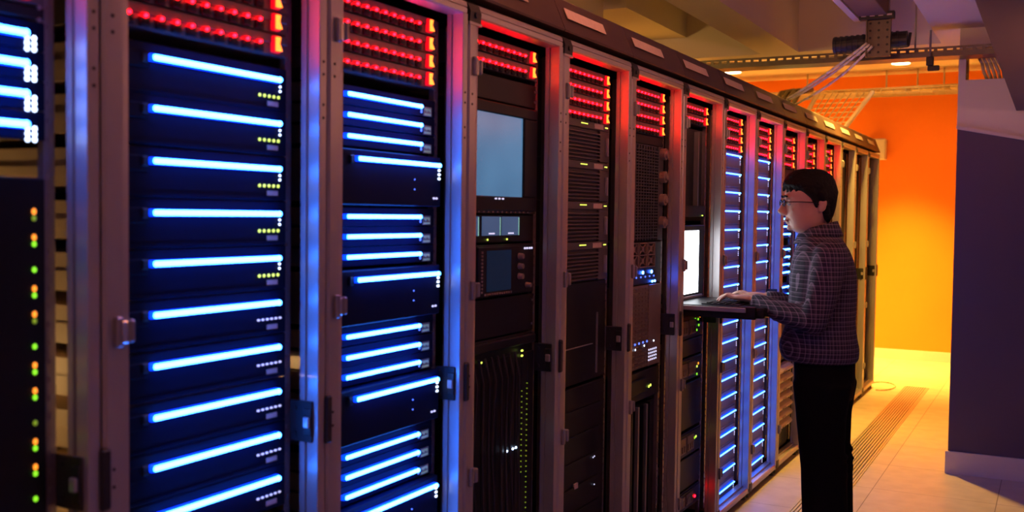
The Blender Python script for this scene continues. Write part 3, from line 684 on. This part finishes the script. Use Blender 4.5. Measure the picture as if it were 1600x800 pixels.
# rear tray and ladder
t = thing('wire_tray', 'gold-lit wire cable tray high along the orange wall', 'cable tray', (0, 11.25, 2.77))
part('tray', t, lambda bm: [tube(bm, (-2.2, y, z), (2.4, y, z), .006, 6) for y in (-.15, -.05, .05, .15) for z in (0,)]+[tube(bm, (-2.2, y, .05), (2.4, y, .05), .006, 6) for y in (-.15, .15)]+
     [path(bm, [(-2.15+.12*k, -.15, .05), (-2.15+.12*k, -.15, 0), (-2.15+.12*k, .15, 0), (-2.15+.12*k, .15, .05)], .004, 5) for k in range(38)], GILT)
for x in (-1.0, -.2, .1, .35): part('drop_rod', t, lambda bm: tube(bm, (0, 0, 0), (0, 0, .25), .008, 8), GILT, 'wt_rod', (x, 0, 0))
for k in range(6): tag(ob('tray_cable', mesh(None, lambda bm, k=k: path(bm, [(-2.1+j*.36, 11.14+.045*k+.012*math.sin(j*1.3+k*2), 2.80+.02*(k % 2)+.008*math.sin(j+k)) for j in range(13)], .016, 7), CABLEY, True)),
    'buff cable in the wire tray along the orange wall, %s from the front' % ['first', 'second', 'third', 'fourth', 'fifth', 'sixth'][k], 'cable', 'cables in the far wire tray')
t = thing('cable_ladder', 'gold-lit mesh cable ladder dropping from the wire tray to the racks', 'cable ladder', (0, 0, 0))
LA = [(-.80, 10.9, 2.76), (-.30, 10.9, 2.76), (-.42, 9.75, 2.22), (-.80, 9.75, 2.22)]
def lad(u, v):
    a = [LA[0][i]+(LA[1][i]-LA[0][i])*u for i in range(3)]; b = [LA[3][i]+(LA[2][i]-LA[3][i])*u for i in range(3)]
    return tuple(a[i]+(b[i]-a[i])*v for i in range(3))
part('mesh', t, lambda bm: [tube(bm, lad(k/8, 0), lad(k/8, 1), .006, 6) for k in range(9)]+[tube(bm, lad(0, k/9), lad(1, k/9), .005, 6) for k in range(10)], GILT)
part('side_rail', t, lambda bm: tube(bm, lad(1.04, 0), lad(1.04, 1), .022, 8), SKIRT); part('side_rail', t, lambda bm: tube(bm, lad(-.04, 0), lad(-.04, 1), .022, 8), SKIRT)
for k in range(4):
    tag(ob('dropping_cable', mesh(None, lambda bm, k=k: path(bm, [(-.86-.06*k, 10.8, 2.80), (-.87-.06*k, 10.3, 2.72), (-.88-.06*k, 9.8, 2.45), (-.88-.06*k, 9.5, 2.215)], .024, 8), CABLEB, True)),
        'thick black cable falling behind the headers beside the mesh ladder, %s from right' % ['first', 'second', 'third', 'fourth'][k], 'cable', 'black cables by the ladder')
t = thing('wall_box', 'pale electrical box on the orange wall past the end of the racks', 'electrical box', (-.29, YB, 2.12)); part('housing', t, B(-.13, .06, -.12, 0, 0, .22, bev=.006), SKIRT); part('lid', t, B(-.12, .05, -.128, -.12, .01, .21, bev=.003), SKIRT)
t = thing('tray_bracket', 'small dark clamp hanging under the cable tray near the downlight', 'clamp', (.735, 6.30, 2.36))
part('clamp', t, lambda bm: [box(bm, -.02, .02, -.012, .012, 0, .05, .004), box(bm, -.012, .05, -.01, .01, -.03, .0, .004)], BLACK); part('clamp_rod', t, lambda bm: tube(bm, (0, 0, .04), (0, 0, .20), .006, 8), ALUD)
for k in range(7):
    x = .985+.022*k
    tag(ob('wall_cable', mesh(None, lambda bm: path(bm, [(x-.02, PY+.10, 2.44), (x, PY+.07, 2.40), (x+.01+.004*k, PY+.05, 2.35), (x+.03, PY+.08, 2.306)], .009, 8), CABLE, True)), 'pale cable drooping in the opening high in the purple wall, %s from left' % ['first', 'second', 'third', 'fourth', 'fifth', 'sixth', 'seventh'][k], 'cable', 'pale cables in the wall opening')
t = tag(ob('loop_cable', mesh(None, lambda bm: path(bm, [(.03+.12*math.cos(a)+.02, 9.62+.25*math.sin(a), .008) for a in [i*PI/10-1.6 for i in range(18)]], .006, 6), CABLEY, True)), 'thin loop of cable on the floor at the far end of the racks', 'cable')

# ------------------------------------------------------------------ the man
CX, CY = .52, 4.50
def remesh(o, vox, it=6, sub=0):
    m = o.modifiers.new('remesh', 'REMESH'); m.mode = 'VOXEL'; m.voxel_size = vox; m.use_smooth_shade = True
    s = o.modifiers.new('smooth', 'SMOOTH'); s.factor = .5; s.iterations = it
man = thing('person', 'man in a dark plaid shirt and glasses standing typing on the rack keyboard', 'person', (0, 0, 0))
HY = CY-.005
HP = Vector((.48, HY, 0)); HT = Matrix.Translation(HP+Vector((-.003, 0, 0))) @ Matrix.Rotation(math.radians(25), 4, 'Z') @ Matrix.Translation(-HP)
def turned(fn):
    def g(bm): fn(bm); bmesh.ops.transform(bm, matrix=HT, verts=bm.verts[:])
    return g
TP = Vector((.53, CY, 0)); TT = Matrix.Translation(TP) @ Matrix.Rotation(math.radians(18), 4, 'Z') @ Matrix.Translation(-TP)
def head_ring(z, xf_, xb, hw, p=2.2): return ell((xf_+xb)/2, HY, z, (xb-xf_)/2, hw, 32, p)
def body_bm(bm):
    # skull and face
    rings = [head_ring(1.425, .425, .520, .046), head_ring(1.434, .400, .528, .052), head_ring(1.445, .383, .535, .058), head_ring(1.460, .380, .540, .063),
             head_ring(1.476, .374, .548, .067), head_ring(1.495, .368, .556, .070), head_ring(1.515, .365, .562, .072), head_ring(1.54, .364, .566, .075), head_ring(1.562, .364, .568, .077),
             head_ring(1.576, .359, .568, .078), head_ring(1.60, .360, .566, .079), head_ring(1.63, .370, .558, .076), head_ring(1.655, .388, .542, .066), head_ring(1.675, .415, .52, .048), head_ring(1.684, .44, .50, .028)]
    loft(bm, rings)
    # chin, lips area, nose, brow ridge, cheek
    ball(bm, (.386, HY, 1.449), .0155, 14, (1, 1.3, .9)); ball(bm, (.373, HY, 1.484), .013, 14, (.9, 1.6, .8)); ball(bm, (.374, HY, 1.471), .010, 14, (.9, 1.7, .7))
    loft(bm, [ell(.367, HY, 1.570, .012, .010, 12), ell(.362, HY, 1.550, .017, .012, 12), ell(.357, HY, 1.532, .020, .014, 12), ell(.355, HY, 1.519, .021, .018, 12), ell(.357, HY, 1.509, .020, .020, 12), ell(.363, HY, 1.501, .016, .016, 12)])
    ball(bm, (.339, HY, 1.5185), .0095, 12)
    for s in (-1, 1):
        ball(bm, (.354, HY+s*.012, 1.511), .0078, 10); ball(bm, (.364, HY+s*.030, 1.577), .010, 12, (.9, 2.0, .7)); ball(bm, (.392, HY+s*.040, 1.522), .014, 12)
        # ear
        ball(bm, (.502, HY+s*.080, 1.546), .023, 14, (.75, .45, 1.2)); ball(bm, (.495, HY+s*.080, 1.523), .010, 10, (.9, .7, 1.1)); ball(bm, (.508, HY+s*.086, 1.555), .015, 12, (.7, .4, 1.2))
    bmesh.ops.transform(bm, matrix=HT, verts=bm.verts[:])
    # neck
    loft(bm, [ell(.505, HY, 1.36, .075, .066, 24), ell(.495, HY, 1.41, .060, .056, 24), ell(.485, HY, 1.45, .058, .053, 24), ell(.49, HY, 1.50, .055, .05, 24)])
    # trunk under the clothes
    loft(bm, [ell(.545, CY, .86, .10, .14, 24), ell(.53, CY, 1.0, .105, .135, 24), ell(.525, CY, 1.2, .105, .15, 24), ell(.52, CY, 1.32, .095, .17, 24), ell(.51, CY, 1.385, .07, .10, 24)])
    for s in (-1, 1):
        sh = TT @ Vector((.535, CY+s*.182, 1.335)); el = Vector((.535 if s < 0 else .475, CY+s*.205, 1.075)); wr = (.262, CY+s*.105, 1.133)
        capsule(bm, sh, el, .046, .036); capsule(bm, el, wr, .036, .024)
        hand_bm(bm, wr, s)
        hip = (.55, CY+s*.085, .86); kn = (.552+s*-.004, CY+s*.088, .47); an = (.585-s*.012, CY+s*.088, .09)
        capsule(bm, hip, kn, .08, .055); capsule(bm, kn, an, .055, .04)
        capsule(bm, an, (an[0]-.13, an[1], .045), .036, .03)
def hand_bm(bm, wr, s):
    w = Vector(wr); y0 = w.y
    # palm, sloping forward and down on to the keys
    loft(bm, [[(w.x+.012, y0+.026*math.cos(t), w.z+.015*math.sin(t)) for t in [i*2*PI/14 for i in range(14)]],
              [(w.x-.03, y0-s*.004+.036*math.cos(t), w.z+.008+.015*math.sin(t)) for t in [i*2*PI/14 for i in range(14)]],
              [(w.x-.075, y0-s*.006+.042*math.cos(t), w.z+.011+.013*math.sin(t)) for t in [i*2*PI/14 for i in range(14)]],
              [(w.x-.092, y0-s*.006+.040*math.cos(t), w.z+.009+.010*math.sin(t)) for t in [i*2*PI/14 for i in range(14)]]])
    for k, (dy, ln) in enumerate(((-.031, .070), (-.011, .080), (.010, .074), (.030, .058))):
        dy = dy*s*1.0; b = Vector((w.x-.088, y0-s*.006+dy, w.z+.010)); m1 = b+Vector((-ln*.48, dy*.12, .010)); m2 = b+Vector((-ln*.80, dy*.2, -.002)); tp = b+Vector((-ln*1.0, dy*.22, -.016))
        capsule(bm, b, m1, .0095, .0085, 10); capsule(bm, m1, m2, .0085, .0076, 10); capsule(bm, m2, tp, .0076, .0064, 10)
    tb = Vector((w.x-.022, y0-s*.034, w.z-.001)); t1 = Vector((w.x-.062, y0-s*.056, w.z-.006)); t2 = Vector((w.x-.092, y0-s*.050, w.z-.012))
    capsule(bm, tb, t1, .013, .0095, 10); capsule(bm, t1, t2, .0095, .0075, 10)
bd = part('body', man, body_bm, SKIN); remesh(bd, .0042, 5)
# facial details
for s in (-1, 1):
    e = part('eye', man, turned(lambda bm: ball(bm, (.3735, HY+s*.031, 1.553), .0115, 14)), EYEW, smooth=True)
    part('iris', e, turned(lambda bm: ball(bm, (.3655, HY+s*.0315, 1.5525), .0048, 10)), BLACK, smooth=True)
    part('eyebrow', man, turned(lambda bm: path(bm, [(.3535, HY+s*.012, 1.5785), (.3535, HY+s*.028, 1.583), (.362, HY+s*.045, 1.5795)], .0042, 8)), HAIR, smooth=True)
part('mouth', man, turned(lambda bm: path(bm, [(.370, HY-.022, 1.4785), (.3605, HY-.008, 1.4775), (.3605, HY+.008, 1.4775), (.370, HY+.022, 1.4785)], .0038, 8)), LIP, smooth=True)
def hair_bm(bm):
    loft(bm, [ell(.528, HY, 1.470, .016, .046, 28), ell(.524, HY, 1.50, .040, .062, 28), ell(.522, HY, 1.54, .052, .0745, 28), ell(.515, HY, 1.575, .063, .082, 28, 2.1), ell(.478, HY, 1.602, .104, .087, 28, 2.2),
              ell(.462, HY, 1.63, .112, .089, 28, 2.2), ell(.462, HY, 1.655, .104, .082, 28), ell(.462, HY, 1.678, .088, .066, 28), ell(.462, HY, 1.694, .06, .045, 28), ell(.462, HY, 1.70, .03, .022, 28)])
    rnd = random.Random(3)
    for k in range(26):    # fringe tufts and crown tufts
        a = rnd.uniform(-1.1, 1.1); y = HY+.075*math.sin(a); x = .462-.104*math.cos(a)
        capsule(bm, (x+.03, y, 1.640+rnd.uniform(-.01, .012)), (x-.006, y+rnd.uniform(-.008, .008), 1.606+rnd.uniform(-.008, .012)), .014, .004, 8)
    for k in range(40):
        a = rnd.uniform(0, 2*PI); e = rnd.uniform(.3, 1.2); x = .465+.104*math.cos(e)*math.cos(a); y = HY+.083*math.cos(e)*math.sin(a); z = 1.612+.082*math.sin(e)
        capsule(bm, (x, y, z), (x-.018+rnd.uniform(-.008, .01), y+rnd.uniform(-.01, .01), z+.007), .012, .004, 8)
    for s in (-1, 1):
        capsule(bm, (.455, HY+s*.072, 1.605), (.477, HY+s*.074, 1.540), .020, .008, 10); capsule(bm, (.43, HY+s*.068, 1.612), (.46, HY+s*.074, 1.585), .018, .016, 10); capsule(bm, (.50, HY+s*.074, 1.59), (.525, HY+s*.064, 1.49), .022, .014, 10)
hr = part('hair', man, turned(hair_bm), HAIR); remesh(hr, .0045, 3)
gl = part('glasses', man, turned(lambda bm: [path(bm, [(.3505, HY+s*.031+.020*math.cos(t), 1.5535+.0125*math.sin(t)) for t in [i*PI/8 for i in range(17)]], .0028, 6) for s in (-1, 1)]+
     [path(bm, [(.352, HY+s*.051, 1.557), (.40, HY+s*.074, 1.558), (.47, HY+s*.083, 1.556), (.487, HY+s*.080, 1.545)], .0019, 6) for s in (-1, 1)]+[path(bm, [(.3505, HY-.011, 1.555), (.3475, HY, 1.558), (.3505, HY+.011, 1.555)], .0017, 6)]), LENS, smooth=True)
GLASS = mat('lens_glass', (.9, .95, 1), .03); GLASS.node_tree.nodes['Principled BSDF'].inputs['Transmission Weight'].default_value = 1.; GLASS.node_tree.nodes['Principled BSDF'].inputs['IOR'].default_value = 1.1
for s in (-1, 1): part('lens', gl, turned(lambda bm: ball(bm, (.3505, HY+s*.031, 1.5535), 1, 16, (.0012, .0195, .012))), GLASS, smooth=True)
# shirt
def tor(z, xf_, xb, hw, p=2.3, tilt=0.): return ell((xf_+xb)/2, CY, z, (xb-xf_)/2, hw, 36, p, tilt)
def shirt_bm(bm):
    loft(bm, [tor(.885, .374, .668, .170), tor(.905, .356, .677, .182), tor(.945, .350, .677, .186), tor(.985, .360, .668, .182), tor(1.04, .378, .660, .172), tor(1.10, .386, .661, .166), tor(1.17, .386, .663, .168),
              tor(1.25, .388, .660, .176), tor(1.31, .396, .646, .184), tor(1.355, .408, .628, .172), tor(1.39, .420, .606, .135), tor(1.415, .428, .590, .095)])
    bmesh.ops.transform(bm, matrix=TT, verts=bm.verts[:])
    for s in (-1, 1):
        sh = TT @ Vector((.532, CY+s*.172, 1.328)); el = Vector((.535 if s < 0 else .475, CY+s*.212, 1.070)); wr = (.285, CY+s*.112, 1.128)
        ua = sh.lerp(el, .52)+Vector((.008, s*.008, 0))
        ball(bm, sh, .074, 18, (1, .8, 1)); capsule(bm, sh, ua, .070, .064, 18); capsule(bm, ua, el, .064, .055, 18)
        capsule(bm, el, (.40, CY+s*.165, 1.095), .056, .048, 18); capsule(bm, (.40, CY+s*.165, 1.095), wr, .048, .036, 18)
        tube(bm, wr, (.258, CY+s*.104, 1.131), .037, 18, .036)
        # folds at the elbow and wrist
        for k, (x, z, r) in enumerate(((.44, 1.078, .051), (.36, 1.098, .046), (.325, 1.112, .043), (.295, 1.122, .042))): ball(bm, (x, CY+s*(.198-.09*(.515-x)/.25), z), r, 14, (.35, 1, 1))
    for k in range(7): ball(bm, (.52, CY, .925+.012*k), 1, 20, (.150+.004*math.sin(k*2.1), .178+.006*math.cos(k*1.7), .006))
sh = part('shirt', man, shirt_bm, PLAID); remesh(sh, .008, 5)
def collar_bm(bm):
    n = 30; R = []
    for (z0, dz, rx, ry) in ((1.402, -.012, .078, .070), (1.428, -.020, .079, .070), (1.452, -.026, .074, .066), (1.456, -.026, .078, .070), (1.430, -.024, .090, .082), (1.398, -.020, .104, .096)):
        R.append([(.502+rx*math.cos(t), HY+ry*math.sin(t), z0+dz*(-math.cos(t))*.9) for t in [i*2*PI/n for i in range(n)]])
    loft(bm, R, False)
co = part('collar', man, collar_bm, PLAID, smooth=True); so = co.modifiers.new('solid', 'SOLIDIFY'); so.thickness = .005
# trousers and shoes
def trou_bm(bm):
    loft(bm, [tor(.72, .425, .655, .15), tor(.80, .422, .664, .168), tor(.88, .418, .662, .165), tor(.925, .42, .655, .158)])
    for s in (-1, 1):
        o = -s*.004
        loft(bm, [ell(.545+o, CY+s*.085, .80, .122, .092, 24), ell(.543+o, CY+s*.086, .66, .103, .086, 24), ell(.550+o, CY+s*.088, .52, .094, .080, 24), ell(.560+o, CY+s*.088, .44, .095, .078, 24), ell(.566+o, CY+s*.088, .30, .094, .076, 24),
                  ell(.572+o, CY+s*.088, .15, .092, .074, 24), ell(.574+o, CY+s*.088, .055, .098, .076, 24), ell(.574+o, CY+s*.088, .035, .096, .074, 24)])
        for k, z in enumerate((.50, .46, .42, .12, .08)): ball(bm, (.575+o, CY+s*.088, z), 1, 18, (.089, .074, .012))
tr = part('trousers', man, trou_bm, TROU); remesh(tr, .009, 5)
for s in (-1, 1):
    an = (.585-s*.012, CY+s*.088)
    part('shoe', man, lambda bm: [loft(bm, [[(an[0]+.06-.29*u, an[1]+wd*math.cos(t), max(.012, .012+h*math.sin(t))) for t in [i*2*PI/20 for i in range(20)]] for u, wd, h in ((0, .028, .05), (.08, .038, .075), (.35, .040, .085), (.6, .045, .058), (.85, .044, .042), (.97, .03, .028), (1, .012, .012))])], SHOE, smooth=True)
    part('sole', man, lambda bm: loft(bm, [[(an[0]-.085+.148*math.cos(t), an[1]+(.045)*math.sin(t), z) for t in [i*2*PI/24 for i in range(24)]] for z in (.0, .013)]), BLACK)
